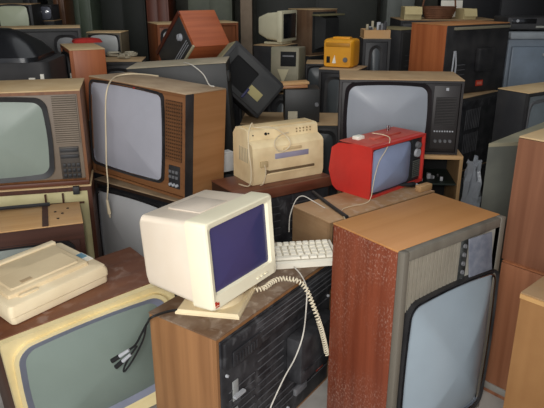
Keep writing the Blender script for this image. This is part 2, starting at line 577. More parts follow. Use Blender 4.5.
red = surf('red_plastic', (206, 54, 46), (190, 46, 40), rough=.4, dust=.15, dustc=(206, 104, 92))
red_top = surf('dusty_red_plastic', (190, 74, 60), (172, 60, 50), rough=.6, dust=.55, dustc=(196, 128, 108), dscale=7)
W, D, H = .425, .15, .246
r = thing('portable_television', 'small red portable television with a pale blue screen', 'television', (0.4284, 2.6327, .67), 42.8, group=SETS)
m = MB()
pr = lambda x: [(x, -.004, .0), (x, -.004, H), (x, .05, H), (x, .17, H - .012), (x, .21, H - .04), (x, .225, .09), (x, .20, .02), (x, .17, .0)]
m.loft([pr(0), pr(.004), pr(W - .004), pr(W)])
m.build('cabinet', red, r)
MB().box(.003, W - .003, -.002, .165, H - .003, H + .002, .001).build('top_panel', red_top, r)
m = MB()
m.box(0, W, -.03, -.004, 0, .012)
m.box(0, W, -.03, -.004, H - .012, H)
m.box(0, .010, -.03, -.004, .012, H - .012)
m.box(W - .010, W, -.03, -.004, .012, H - .012)
m.build('front_rim', red, r)
MB().box(.01, W - .01, -.014, -.004, .012, H - .012).build('front_panel', black_pl, r)
tube_face(r, .012, .328, .014, H - .016, glass('pale_blue_screen', (142, 152, 180)), black_pl, .03, .008, .032, y=-.014, out=.006, sag=.004)
cp = MB().box(.334, W - .014, -.018, -.012, .016, H - .016, .002).build('control_panel', surf('dark_grey_panel', (42, 44, 46), rough=.4), r)
knob(cp, .374, .195, .017, grey_pl, -.018, .016)
MB().cyl((.374, -.018, .155), (.374, -.03, .155), .022, .02, 18).build('knob', silver, cp)
grille(cp, .345, .403, .03, .12, 9, surf('grey_grille', (96, 98, 92), rough=.6), y=-.020)
m = MB()
m.box(.12, .33, .05, .085, H, H + .01, .004)
m.build('carry_handle', red_top, r)
m = MB()
m.cyl((.325, .13, H - .01), (.325, .13, H + .03), .007, .005, 10)
m.cyl((.34, .13, H - .01), (.342, .13, H + .024), .004, .004, 10)
m.build('aerial_stub', chrome, r)
MB().box(.06, .11, .10, .14, H - .004, H + .018, .006).build('white_cap', white_pl, r)

# ------------------------------------------------------------------ cream machine standing on a mahogany-topped set
mah = wood('mahogany_veneer', (112, 64, 46), (88, 48, 34), 'x', rough=.35, dust=.3, dustc=(150, 104, 80))
r = tv('black fronted television with a mahogany top, under the cream printer', (-.165, 2.593, 0), .54, .245, .705, surf('dark_stained_side', (58, 36, 26), rough=.5), mah, 32.6, lip=0)
m = MB()
m.box(0, .54, -.02, .0, .655, .705, .004)
m.build('top_rail', mah, r)
back_face(r, .54, .655, black_back, [(.06, .24, .3, .6, 9), (.3, .5, .42, .6, 5)], ins=.008)
MB().box(.27, .48, -.06, -.006, .1, .36, .01).build('tube_cover', black_back, r)

W, D, H = .40, .183, .255
r = thing('printer', 'dusty cream office printer with a paper slot, standing on the mahogany topped television', 'printer', (-.09, 2.707, .7055), 30.5)
m = MB()
pf = lambda x: [(x, .004, 0), (x, -.006, .03), (x, .0, .178), (x, .012, .192), (x, .05, .206), (x, .056, .248), (x, .07, H), (x, .17, H), (x, .20, .22), (x, .20, 0)]
m.loft([pf(0), pf(.008), pf(W - .008), pf(W)])
m.build('body', cream_dirty, r)
m = MB()
for i in range(6):
    m.box(-.002, .0, .045 + .016 * i, .054 + .016 * i, .10, .17)
m.build('side_vent', surf('grey_beige_vent', (190, 176, 146), rough=.6), r)
MB().box(.12, .31, -.006, -.001, .116, .142, .001).build('name_strip', surf('lilac_grey_strip', (140, 138, 160), (160, 156, 168), rough=.5, ndetail=6), r)
m = MB()
m.box(.07, .345, -.009, -.002, .052, .064, .002, m=1)
m.box(.07, .345, -.014, -.004, .043, .052, .002)
m.cyl((.075, -.012, .057), (.075, .0, .057), .012, m=1)
m.build('paper_slot', [cream_dirty, surf('slot_brown', (112, 92, 66), rough=.7)], r)
MB().box(.165, .27, -.007, .0, .152, .166, .004).build('recessed_tab', surf('tab_tan', (206, 182, 138), rough=.6), r)
for i in range(5):
    for k in range(2):
        MB().cyl((.275 + .02 * i, .06, .222 + .014 * k), (.275 + .02 * i, .05, .222 + .014 * k), .004, n=8).build('indicator', surf('indicator_brown', (150, 128, 92), rough=.6), r)
for x, q in ((.10, .007), (.115, .004), (.03, .003)):
    MB().cyl((x, .06, .23), (x, .049, .23), q, n=10).build('socket', dark_gap, r)
MB().box(.02, W - .02, .075, .15, H, H + .006, .003).build('top_cover', surf('tan_cover', (224, 198, 150), rough=.6, dust=.4, dustc=(190, 160, 118)), r)
MB().box(.035, .075, -.016, -.004, .085, .115, .004).build('plug_socket', surf('tan_socket', (196, 172, 128), rough=.6), r)

# ------------------------------------------------------------------ black framed set on an emptied carcass
k_top = surf('dusty_brown_top', (180, 148, 108), (160, 130, 94), rough=.7, dust=.5, dustc=(192, 166, 128))
r = thing('television_cabinet', 'emptied wooden television case supporting the black framed set', 'cabinet', (.37, 3.19, 0), -5.7)
W, D, H = .665, .34, .735
m = MB()
cs = wood('pale_edge_wood', (168, 136, 96), (148, 116, 80), 'z')
m.box(0, W, 0, D, H - .02, H, .002)
m.build('top_board', raw_wood, r)
MB().box(0, .018, 0, D, 0, H - .02).build('side_board', cs, r)
MB().box(W - .018, W, 0, D, 0, H - .02).build('side_board', cs, r)
MB().box(.018, W - .018, 0, D, .1, .118).build('bottom_board', cs, r)
MB().box(.018, W - .018, D - .01, D, .118, H - .02).build('rear_board', dark_gap, r)
MB().box(.018, W - .018, .03, D - .02, .56, .57).build('circuit_board', surf('dark_board', (30, 40, 34), rough=.6), r)
for i in range(16):
    x, y = random.uniform(.34, .62), random.uniform(.05, .2)
    s = random.uniform(.008, .02)
    MB().box(x, x + s, y, y + s, .57, .57 + s * 1.5, .001).build('component', [silver, grey_pl, black_pl][i % 3], r)

W, D, H = .646, .335, .401
k_blk = surf('black_brown_front', (42, 38, 38), (34, 31, 31), rough=.45, dust=.12, dustc=(88, 82, 78))
r = tv('black framed television with a wide grey screen, behind the red portable', (.36, 3.213, .737), W, D, H, k_blk, k_top, -5.7, rim=.012)
panel(r, .013, W - .013, .013, H - .02, k_blk)
tube_face(r, .035, .478, .012, H - .022, glass('mid_grey_screen', (146, 151, 158)), surf('charcoal_surround', (36, 34, 36), rough=.35), .045, .02, .03, y=.008, out=.018)
cp = panel(r, .495, .63, .03, H - .03, surf('dark_control_panel', (52, 48, 47), rough=.5), .004, 'control_panel')
grille(cp, .51, .615, .16, .31, 18, surf('dark_grille', (60, 56, 54), rough=.6), y=.002)
for i in range(8):
    button(cp, .515 + .0135 * i, .128, .008, .008, silver, .004)
for i in range(4):
    knob(cp, .522 + .026 * i, .075, .009, grey_pl)
MB().box(.556, .57, .0, .005, .345, .36).build('badge', silver, cp)
back_cover(r, W, D, H, black_pl, .1, .04, .12)

# ------------------------------------------------------------------ wood set with the lavender screen (left centre) and the one under it
g_side = wood('warm_brown_side', (164, 118, 76), (144, 98, 58), 'y', grain=22, rough=.5)
g_front = wood('brown_front_veneer', (134, 92, 58), (114, 74, 46), 'x')
W, D, H = .67, .279, .507
G_LOC = Vector((-.413, 2.681, .64))
r = side_tv('wooden television with a wide pale grey screen and cream aerial wire hanging over it', G_LOC, W, D, H, g_front, grey_top, 54.2, 2.2, 2.4, rim=.012)
gtv = r
panel(r, .013, W - .013, .013, H - .02, g_front)
tube_face(r, .002, W - .145, .052, H - .016, glass('lavender_grey_screen', (166, 166, 174)), black_pl, .03, .014, .035, sag=.008, lip=chrome)
grille(r, W - .13, W - .028, .18, H - .045, 17, surf('brown_lattice', (112, 74, 44), rough=.6), surf('brown_lattice_gap', (64, 42, 26), rough=.8), y=.005)
m = MB()
for i in range(8):
    m.box(W - .13 + .0138 * i, W - .127 + .0138 * i, -.001, .002, .18, H - .045)
m.build('grille_bars', MATS['brown_lattice'], r)
cp = panel(r, W - .112, W - .04, .045, .155, black_pl, .003, 'control_panel')
for i in range(3):
    knob(cp, W - .096 + .021 * i, .062, .008, silver, .003, .01)
for i in range(6):
    button(cp, W - .10 + .022 * (i % 3), .10 + .026 * (i // 3), .014, .014, grey_pl, .003)
m = MB()
m.box(W - .001, W + .003, -.001, .05, 0, H - .006)
m.build('black_edge_strip', black_pl, r)
m = MB()
m.box(W - .001, W + .002, .05, D, .0, H - .006)
m.build('side_panel', g_side, r)
MB().cyl((W - .335, .0, H - .018), (W - .335, -.004, H - .018), .006, n=12).build('red_badge', surf('red_badge_paint', (150, 50, 46), rough=.4), r)

r = side_tv('black fronted television under the wooden one with the wide pale grey screen', (-.413, 2.681, 0), .665, .27, .627, wood('black_brown_side', (52, 36, 26), (40, 28, 20), 'z'), grey_top, 54.2, rim=.016)
panel(r, .017, .633, .017, .604, surf('satin_black', (28, 28, 31), rough=.35))
tube_face(r, .01, .52, .04, .585, glass('plain_grey_screen', (176, 176, 176)), black_pl, .03, .02, .04, lip=chrome, out=.02)

# ------------------------------------------------------------------ left edge: brown-grey set, hessian-fronted set, upside-down set
l_front = surf('taupe_front', (128, 114, 98), (116, 102, 88), rough=.5)
l_side = wood('chestnut_edge', (128, 84, 50), (106, 66, 38), 'z')
W, D, H = .658, .38, .459
r = tv('taupe fronted television with a pale green grey screen at the left edge', (-1.531, 2.638, .69), W, D, H, l_side, tan_top, 13.2, rim=.014)
panel(r, .015, W - .015, .03, H - .02, l_front)
MB().box(.0, W, -.006, .004, 0, .022, .003).build('bottom_rail', wood('red_brown_rail', (104, 60, 40), (86, 48, 32), 'x'), r)
tube_face(r, .03, .50, .045, H - .035, glass('pale_green_grey_screen', (138, 148, 138)), black_pl, .045, .022, .03, sag=.012)
grille(r, .528, .635, .205, .43, 22, surf('taupe_slat', (134, 120, 104), rough=.6), surf('taupe_gap', (88, 78, 66), rough=.8), y=.004)
cp = panel(r, .535, .625, .03, .19, surf('dark_taupe_panel', (70, 62, 54), rough=.5), .004, 'control_panel')
for i in range(2):
    MB().box(.54, .62, -.004, .004, .135 + .03 * i, .152 + .03 * i, .002).build('slider', black_pl, cp)
for i in range(12):
    button(cp, .552 + .021 * (i % 4), .048 + .026 * (i // 4), .015, .018, black_pl, .003)

hess = surf('cream_hessian', (206, 196, 152), (188, 178, 132), rough=.9, ndetail=8)
hr = wood('dark_red_brown_rim', (84, 48, 32), (66, 36, 24), 'z')
r = tv('wooden set with a cream cloth front and dark brown rim, beneath the taupe fronted television', (-1.523, 2.624, 0), .66, .265, .689, hr, tan_top, 13.2, rim=.02)
panel(r, .02, .64, .02, .66, hess, name='cloth_front')
m = MB()
m.box(.1, .62, -.006, .008, .60, .606)
m.box(.44, .448, -.006, .008, .606, .655)
m.box(.52, .528, -.006, .008, .606, .655)
m.build('cloth_batten', hr, r)
MB().box(.575, .605, -.022, -.0, .652, .69, .002).build('clip', black_pl, r)

dk = wood('dark_chocolate_front', (78, 48, 38), (62, 38, 30), 'x')
W, D, H = .6, .28, .64
r = tv('upturned dark brown television with a raw plywood underside on top, behind the beige scanner', (-1.381, 2.205, 0), W, D, H, dk, raw_wood, 20, rim=.02)
panel(r, .02, W - .02, .02, H - .075, dk)
tube_face(r, .06, W - .045, .1, H - .075, glass('pale_grey_green_screen', (138, 144, 138)), black_pl, .05, .02, .03, sag=.008)
MB().box(.0, W, -.003, .012, H - .075, H - .006).build('front_rail', dk, r)
MB().box(W - .165, W - .14, .0, D, H, H + .004).build('dark_batten', dk, r)
for x, y in ((.5, .08), (.52, .14), (.49, .17), (.545, .2)):
    MB().cyl((x, y, H - .002), (x, y, H + .002), .006, n=10).build('screw_hole', dark_gap, r)
MB().tube([(.0, .26, H + .012), (.15, .255, H + .016), (.3, .265, H + .012), (.47, .26, H + .01)], .009).build('rear_beading', black_pl, r)

# ------------------------------------------------------------------ right edge: two veneered sets stacked, tan box, grey-green cabinet
u_side = wood('pinkish_brown_veneer', (142, 98, 74), (118, 78, 58), 'z', grain=26, rough=.4)
lo_side = wood('reddish_brown_veneer', (160, 108, 78), (134, 86, 60), 'z', grain=26, rough=.4)
r = side_tv('wood veneered television cabinet at the right edge, upper one of the stack', (1.234, 1.76, .6), .5, .4, .487, u_side, tan_top, 42, lip=0)
MB().box(0, .5, -.006, .002, .0, .48, .002).build('side_panel', u_side, r)
r = side_tv('reddish veneered television cabinet standing on the floor at the right, lower one of the stack', (1.228, 1.74, 0), .5, .4, .6, lo_side, wood('reddish_veneer_top', (160, 104, 70), (140, 88, 58), 'y'), 42, lip=0)
MB().box(0, .5, -.006, .002, .0, .593, .002).build('side_panel', lo_side, r)
MB().box(.0, .5, -.012, -.003, .02, .05, .002).build('plinth', surf('grey_plinth', (150, 146, 138), rough=.7), r)
p = at(521, 292, z=.68)
tv_box = wood('tan_brown_board', (148, 106, 64), (134, 94, 54), 'z', grain=14, rough=.55, dust=.2, dustc=(190, 146, 94))
r = side_tv('tan wooden cabinet in the lower right corner, in front of the reddish veneered one', p + Vector((.40 * sin(R(43)), -.40 * cos(R(43)), -.68)), .40, .33, .68, tv_box, surf('dusty_tan_board_top', (160, 122, 78), (140, 106, 64), rough=.6, dust=.3), 43, lip=0, name='wooden_cabinet', group=None, cat='cabinet')
m = MB()
m.box(.0, .4, -.004, .002, .66, .675)
m.build('edge_banding', surf('edge_band', (196, 152, 96), rough=.6), r)

gg = surf('grey_green_board', (98, 100, 92), (86, 88, 82), rough=.6)
q = [(.877, 2.364), (1.06, 2.40), (1.46, 2.76), (1.31, 2.81)]
r = thing('television_cabinet', 'grey green cabinet standing behind the wood veneered stack at right', 'cabinet', (.877, 2.364, 0))
f = lambda e: [(x - .877, y - 2.364) for x, y in q]
m = MB()
m.slab(f(0), 0, .985)
m.build('body', gg, r)
m = MB()
m.slab(f(0), .985, 1.0)
m.build('top_panel', surf('dusty_green_grey_top', (136, 132, 110), rough=.7, dust=.5, dustc=(160, 152, 126)), r)
o = MB().box(.07, .11, -.003, .003, .62, .624).build('scratch_mark', silver, r)
o.rotation_euler = (0, 0, R(11.1))

# ------------------------------------------------------------------ background helpers
blk_side = surf('black_side_board', (48, 48, 50), (40, 40, 42), rough=.6, dust=.2, dustc=(90, 86, 80))
char = surf('charcoal_shell', (42, 43, 43), (34, 35, 35), rough=.5, dust=.15, dustc=(88, 84, 76))


def plain(label, near, W, D, H, side, top, th, kind='back', front_left=False, **k):
    """a set placed by its nearest top corner"""
    loc = Vector((near[0], near[1], near[2] - H))
    if front_left:
        r = side_tv(label, loc, D, W, H, side, top, th, **k)
        return r
    return tv(label, loc, W, D, H, side, top, th, **k)


def carrier(label, x, y, th, W, D, z, col=None):
    """dark set standing on the floor that carries another"""
    t = R(th)
    loc = Vector((x, y, 0)) - Vector((cos(t), sin(t), 0)) * W / 2 - Vector((-sin(t), cos(t), 0)) * D / 2
    r = tv(label, loc, W, D, z, col or blk_side, k_top, th, lip=.015)
    panel(r, .02, W - .02, .02, z - .03, black_pl, .006)
    tube_face(r, .05, W * .72, z * .25, z - .06, glass('dim_dark_screen', (70, 74, 76)), black_pl)
    return r


def under(obj, W, D, extra, label, col=None):
    """carrier below a placed set"""
    t = obj.rotation_euler[2]
    c = obj.location + Vector((cos(t), sin(t), 0)) * W / 2 + Vector((-sin(t), cos(t), 0)) * D / 2
    return carrier(label, c.x, c.y, math.degrees(t), W + extra, D + extra, obj.location.z - .001, col)


# orange-veneered set with black back (top right), on the slotted one
or_side = wood('orange_veneer', (176, 104, 62), (150, 82, 46), 'z', grain=24)
or_top = surf('dusty_orange_top', (184, 124, 72), (164, 106, 60), rough=.6, dust=.4, dustc=(190, 148, 104))
r = tv('orange veneered television seen from its black back, near the top right', (1.151, 4.101, .888), .624, .33, .469, or_side, or_top, 31.5, lip=.0)
back_face(r, .624, .464, black_pl, [(.1, .2, .1, .2, 4)], ins=.001)
MB().box(.29, .45, -.05, -.006, .15, .31, .012).build('tube_cover', black_pl, r)
MB().box(.06, .60, -.03, .02, .435, .452, .003).build('rear_ledge', surf('grey_ledge', (130, 124, 104), rough=.6), r)
st = MB().box(.33, .40, -.009, -.005, .045, .085).build('red_sticker', surf('red_orange_sticker', (206, 66, 44), rough=.5), r)
MB().box(.34, .39, -.0095, -.009, .055, .075).build('sticker_print', surf('pale_red_print', (226, 130, 110), rough=.5), st)
MB().tube([(.07, -.02, .3), (.055, -.03, .2), (.05, -.03, .08), (.075, -.03, .05), (.09, -.025, .2), (.08, -.02, .3)], .006).build('looped_mains_lead', silver, r)
MB().box(.015, .04, -.02, .0, .1, .16, .003).build('bracket', grey_pl, r)

r = tv('black backed television with rows of vertical slots, beneath the orange veneered one', (1.05, 3.83, .36), .8, .42, .527, blk_side, k_top, 42, lip=0)
m = MB()
m.box(.02, .78, -.012, 0, .02, .50, .006)
for j in range(2):
    for i in range(9):
        m.box(.36 + .022 * i, .368 + .022 * i, -.015, -.012, .13 + .17 * j, .27 + .17 * j, m=1)
m.build('back_cover', [black_back, slot_dust], r)
under(r, .8, .42, .0, 'dark television on the floor below the slotted black back')

r = tv('black television with a dusty tan top beside the grey green cabinet', (1.53, 3.58, .5), .60, .22, .50, blk_side, tan_top, 33, rim=.016)
panel(r, .017, .583, .017, .47, surf('mid_grey_front', (104, 110, 112), rough=.5))
tube_face(r, .03, .5, .05, .44, glass('slate_screen', (110, 118, 122)), grey_pl)
under(r, .60, .22, .0, 'dark television under the black one with the dusty tan top')

r = plain('black sided television with dusty olive top, left of the orange veneered one', at(401, 29.6, Y=4.75), .3, .34, .5, blk_side, surf('olive_dust_top', (140, 128, 92), rough=.7), 38, lip=.0)
back_face(r, .3, .5, char, [(.06, .24, .1, .3, 6)])
under(r, .3, .34, .0, 'dark television under the olive topped one')

# yellow portable
yel = surf('yellow_plastic', (226, 158, 34), (212, 142, 26), rough=.4, dust=.2, dustc=(222, 174, 80))
p = at(353, 40, Y=4.2)
W, D, H = .215, .19, .19
t = R(66)
r = thing('portable_television', 'small bright yellow portable set turned to show its back, above the grey screen', 'television', p + Vector((-sin(t), cos(t), 0)) * W - Vector((0, 0, H)), 66 - 90, group=SETS)
m = MB()
f = lambda e, y, zt: [(x, y, z) for x, z in rrect(e, W - e, e * .5, zt, .018, 4)]
m.loft([f(.012, 0, H - .014), f(.002, .02, H - .004), f(0, .05, H), f(0, D - .04, H), f(.006, D, H - .006)])
m.build('shell', yel, r)
MB().box(.05, W - .04, .06, .12, H - .003, H + .012, .006).build('carry_handle', yel, r)
MB().box(.02, W - .02, -.004, .01, H - .05, H - .022, .004).build('vent_panel', surf('ochre_vent', (186, 128, 30), rough=.5), r)
MB().box(.03, .055, -.003, .006, .03, .075, .003).build('socket', dark_gap, r)
m = MB()
m.loft([[(.072, -.001, .03), (.1, -.001, .03), (.09, -.001, .085)], [(.072, -.006, .03), (.1, -.006, .03), (.09, -.006, .085)]])
m.build('pale_label', white_pl, r)
knob(r, W - .05, .055, .018, grey_pl, .002, .01)
carrier('tall black television behind the grey screen, carrying the yellow portable', r.location.x + .15, r.location.y + .0, -24, .27, .27, r.location.z - .001)

# brown set with dark back in the top middle
br2 = wood('dull_brown_veneer', (112, 84, 62), (94, 70, 52), 'z', dust=.2)
r = plain('dull brown television with a dark back standing highest at the top middle', at(311, 9.5, Y=5.6), .34, .3, .40, br2, tan_top, 41, lip=0)
back_face(r, .34, .40, char, [(.05, .2, .08, .2, 5)])
MB().loft([[(.05, -.006, .05), (.3, -.006, .05), (.3, -.006, .36), (.05, -.006, .36)], [(.09, -.1, .09), (.26, -.1, .09), (.26, -.1, .32), (.09, -.1, .32)]]).build('tube_cover', char, r)
MB().box(.01, .34, -.1, .0, .345, .36, .004).build('rear_ledge', surf('olive_ledge', (122, 116, 84), rough=.7), r)
under(r, .34, .3, .0, 'dark television under the dull brown one at the top middle')

# small cream monitor turned to the right
p = at(283, 11, Y=5.3)
r = thing('computer_monitor', 'small cream monitor facing right, beside the dull brown television at the top', 'computer monitor', (p.x - .01, p.y, p.z - .28), 62)
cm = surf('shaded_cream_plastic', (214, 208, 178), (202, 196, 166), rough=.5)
m = MB()
m.box(0, .3, 0, .05, .02, .28, .01)
m.build('bezel', cm, r)
MB().box(.03, .27, -.004, .0, .05, .255, .004).build('screen', surf('black_screen', (26, 28, 32), rough=.2), r)
m = MB()
g = lambda e, y: [(x, y, z) for x, z in rrect(.02 + e, .28 - e, .03 + e, .27 - e, .02, 3)]
m.loft([g(0, .05), g(.01, .16), g(.045, .26)])
m.build('rear_housing', cm, r)
MB().box(.05, .25, .02, .2, 0, .02, .006).build('swivel_base', cm, r)
carrier('dark television carrying the small cream monitor', p.x - .06, p.y + .14, 62, .32, .27, p.z - .281)

# grey computer case
p = at(289, 47, Y=4.28)
r = thing('computer_case', 'olive grey computer case with a dark drive bay beside the tipped black television', 'computer', (p.x - .13, p.y, p.z - .30), -12, -4)
gc = surf('olive_grey_plastic', (132, 128, 106), (118, 114, 94), rough=.6, dust=.3)
m = MB()
m.box(0, .2, .0, .3, 0, .30, .008)
m.build('case', gc, r)
MB().box(.07, .18, -.004, .004, .17, .27, .003).build('drive_bay', dark_gap, r)
MB().box(.085, .165, -.008, -.003, .235, .245, .001).build('drive_slot', grey_pl, r)
m = MB()
m.loft([[(.05, -.003, .15), (.13, -.003, .15), (.09, -.003, .05)], [(.05, -.006, .15), (.13, -.006, .15), (.09, -.006, .05)]])
m.build('pale_panel', surf('pale_tan_panel', (190, 180, 146), rough=.6), r)
carrier('low dark television holding up the olive grey computer case', p.x - .015, p.y + .16, -12, .2, .32, p.z - .321)

# tilted black set with a label
p = at(237, 40, Y=3.75)
W, D, H = .41, .26, .27
T = Matrix.Rotation(R(14), 4, 'Z') @ Matrix.Rotation(R(-8), 4, 'X') @ Matrix.Rotation(R(44), 4, 'Y')
r = thing('television', 'black television tipped on its corner with a yellowed label on its back', 'television', (0, 0, 0), group=SETS)
r.matrix_world = Matrix.Translation(p - (T @ Vector((0, 0, H)))) @ T
m = MB()
m.box(0, W, 0, D, 0, H, .008)
m.build('cabinet', blk_side, r)
MB().box(-.003, .0, .01, D - .01, .01, H - .01).build('dusty_side', surf('olive_tan_dust', (148, 138, 104), rough=.8), r)
m = MB()
m.ring(rrect(.02, W - .02, .02, H - .02, .01), rrect(.06, .235, .05, H - .06, .01), -.02, .004, yi=-.016)
m.build('back_frame', char, r)
MB().box(.06, .235, -.002, .002, .05, H - .06).build('opening', dark_gap, r)
MB().box(.24, .335, -.024, -.016, .075, .13, .0).build('label', surf('yellowed_label', (176, 164, 112), rough=.6), r)
MB().box(.235, .25, -.03, -.016, .03, .10, .003).build('blue_socket', surf('dark_blue_plastic', (48, 50, 90), rough=.5), r)
BASE_Z = p.z - .49
# low junk that it rests on
r = tv('wide charcoal television lying low in the junk behind the cream printer', (-.20, 3.72, 0), .80, .38, BASE_Z - .018, char, k_top, -3, lip=.015)
panel(r, .02, .78, .02, BASE_Z - .02, black_pl)
tube_face(r, .05, .6, .1, BASE_Z - .06, MATS['dim_dark_screen'] if 'dim_dark_screen' in MATS else glass('dim_dark_screen', (70, 74, 76)), black_pl)

# tipped orange set with knob panel
O = at(195, 47, Y=4.05)
ph = R(38)
dv = Vector((cos(ph), sin(ph), 0))
h = Vector((-sin(ph), cos(ph), 0))
al = R(40)
A = (Vector((0, 0, 1)) * cos(al) + h * sin(al)).normalized()   # up the visible cabinet side
Bv = (h * cos(al) - Vector((0, 0, 1)) * sin(al)).normalized()  # along the front, down and away
# local x runs along -Bv, y = dv, z = A
X = dv.cross(A).normalized()
W, D, H = .46, .28, .29
sgn = X.dot(Bv)
M = Matrix((X, dv, A)).transposed().to_4x4()
M.translation = O - X * W if sgn < 0 else O
r = thing('television', 'orange veneered television tipped over with its knob panel facing left', 'television', (0, 0, 0), group=SETS)
r.matrix_world = M
e = lambda x: x if sgn > 0 else W - x
m = MB()
m.box(0, W, .0, D, 0, H, .004)
m.build('cabinet', wood('orange_red_veneer', (180, 98, 58), (150, 74, 42), 'y', grain=24), r)
a, b = sorted((e(.02), e(W - .02)))
MB().box(a, b, -.006, 0, .02, H - .03, .003).build('front_panel', surf('dark_grey_front', (60, 60, 58), rough=.4), r)
a, b = sorted((e(.0), e(W)))
MB().box(a, b, -.012, .0, H - .03, H, .003).build('front_rail', wood('dark_red_rail', (92, 44, 30), (74, 34, 24), 'x'), r)
MB().box(a, b, -.012, .0, .0, .018, .003).build('front_rail', surf('cream_rail', (184, 174, 140), rough=.5), r)
knob(r, e(.10), .15, .026, silver, -.006, .02)
for i in range(3):
    MB().box(min(e(.05 + .0), e(W - .06)), max(e(.05), e(W - .06)), -.009, -.006, .05 + .018 * i, .055 + .018 * i).build('trim_line', silver, r)
carrier('dark television beneath the tipped orange veneered one', O.x - .02, O.y + .30, 38, .38, .34, .922)

# wooden set with a screen behind it
wd = wood('rust_brown_veneer', (140, 84, 50), (116, 64, 38), 'z')
r = plain('rust brown television with a dusty tan top and pale screen, behind the tipped orange one', at(157, 24, Y=4.9), .68, .33, .36, wd, tan_top, 24)
panel(r, .018, .66, .018, .33, wd)
tube_face(r, .03, .45, .04, .32, glass('faint_grey_screen', (150, 152, 150)), black_pl)
under(r, .68, .33, .02, 'dark television under the rust brown one')

# big charcoal shell behind the lavender-screened set
p = at(133, 68, Y=3.37)
r = tv('dark shelled television with dusty rim behind the wooden one with wide pale screen', (p.x, p.y, p.z - .58), .55, .28, .58, char, surf('dusty_greige_rim', (170, 160, 136), (146, 136, 114), rough=.7, dust=.5, dscale=8), 0, 0, -3.5, lip=.0)
m = MB()
for i in range(5):
    m.box(.3 + .04 * i, .32 + .04 * i, -.004, 0, .3, .42)
m.build('vent_slots', dark_gap, r)
MB().box(.52, .566, .02, .1, .46, .53, .02).build('rounded_lug', char, r)
under(r, .55, .28, .0, 'dark television below the dark shelled one')

# orange-sided set at upper left
r = plain('orange sided television with dusty tan top at upper left, behind the taupe fronted one', at(69, 49.8, Y=3.85), .22, .46, .45, or_side, tan_top, 25, front_left=True)
panel(r, .018, .44, .018, .42, black_pl)
tube_face(r, .03, .34, .05, .4, glass('near_black_screen', (40, 44, 50)), black_pl)
MB().box(.40, .415, -.004, .008, .27, .30).build('white_tag', white_pl, r)
rt = tag(MB().loft([[(x, y, .0) for x, y in rrect(0, .2, 0, .16, .03, 3)], [(x, y, .02) for x, y in rrect(.01, .19, .02, .15, .03, 3)], [(x, y, .028) for x, y in rrect(.05, .15, .05, .11, .02, 3)]]).build('red_cloth', surf('red_cloth', (178, 44, 36), (150, 34, 28), rough=.9, bump=.4)), 'red cloth lying on top of the orange sided television', 'cloth')
rt.location = at(74, 43.5, z=r.location.z + .451)
rt.rotation_euler = (0, 0, R(25))
under(r, .46, .22, .0, 'dark television under the orange sided one')

# domed black back
p = at(18, 62, Y=3.45)
r = thing('television', 'domed black back of a set lying face down above the taupe fronted television', 'television', (p.x - .47, p.y - .06, p.z - .20), 4, group=SETS)
gl = surf('glossy_black_shell', (30, 31, 34), (26, 27, 30), rough=.3, coat=.2)
m = MB()
q = lambda x0, x1, y0, y1, z, rr: [(x, y, z) for x, y in rrect(x0, x1, y0, y1, rr, 5)]
m.loft([q(0, .64, 0, .44, .0, .04), q(0, .64, 0, .44, .2, .05)])
m.build('cabinet', blk_side, r)
m = MB()
m.loft([q(-.02, .58, -.02, .46, .2, .08), q(-.02, .58, -.02, .46, .225, .09), q(.03, .53, .03, .41, .29, .1), q(.12, .44, .1, .34, .35, .1), q(.2, .38, .16, .30, .37, .07)])
m.build('rear_dome', gl, r)
MB().box(.53, .565, -.006, .0, .095, .115).build('white_label', white_pl, r)
MB().box(.595, .615, -.006, .0, .1, .135).build('white_label', white_pl, r)
carrier('dark television holding the domed black back', r.location.x + .32, r.location.y + .23, 4, .64, .44, r.location.z - .001)

# long dark set with a tan top, top left
r = plain('long dark television with tan top stretching along the upper left edge', at(-20, 29, Y=4.3), .66, .30, .42, char, tan_top, 17)
panel(r, .018, .64, .018, .39, black_pl)
tube_face(r, .48, .63, .22, .36, glass('dull_pale_screen', (130, 130, 130)), black_pl, .03, .02, .02)
under(r, .66, .30, .0, 'dark television under the long tan topped one')

# little set with pale screen
p = at(86, 32, Y=4.75)
r = tv('little tan topped television with a pale screen, left of the rust brown one', (p.x, p.y, p.z - .19), .27, .2, .19, surf('olive_brown_shell', (104, 94, 74), rough=.6), tan_top, -4, rim=.012)
panel(r, .012, .258, .012, .175, char)
tube_face(r, .02, .24, .02, .17, glass('pale_ash_screen', (168, 170, 168)), black_pl, .02, .01, .015)
carrier('dark television carrying the little tan topped one', p.x + .14, p.y + .12, -4, .32, .24, p.z - .191)

# paper junk beside it
junk = surf('pale_scrap', (190, 182, 160), (160, 150, 126), rough=.8)
shelf = carrier('low black television with paper scraps on it, behind the left screens', *at(122, 62, Y=4.52)[:2], 5, .32, .28, at(122, 60, Y=4.45).z)
zt = at(122, 60, Y=4.45).z
for i, (u, v, w, d, rz, lab) in enumerate([(112, 57, .1, .05, 20, 'crumpled pale paper scrap, leftmost on the low black television'), (122, 58.5, .08, .05, -30, 'crumpled pale paper scrap, middle of those on the low black television'), (132, 57, .09, .05, 50, 'crumpled pale paper scrap, rightmost on the low black television')]):
    m = MB()
    m.box(0, w, 0, d, 0, .03, .008)
    bmesh.ops.subdivide_edges(m.bm, edges=m.bm.edges[:], cuts=1)
    for v_ in m.bm.verts:
        if v_.co.z > .004:
            v_.co += Vector((random.uniform(-.01, .01), random.uniform(-.01, .01), random.uniform(-.004, .008)))
    o = tag(m.build('paper_scrap', junk), lab, 'paper', 'paper scraps on the low television')
    o.location = at(u - 4, v, z=zt + .001)
    o.rotation_euler = (0, 0, R(rz))

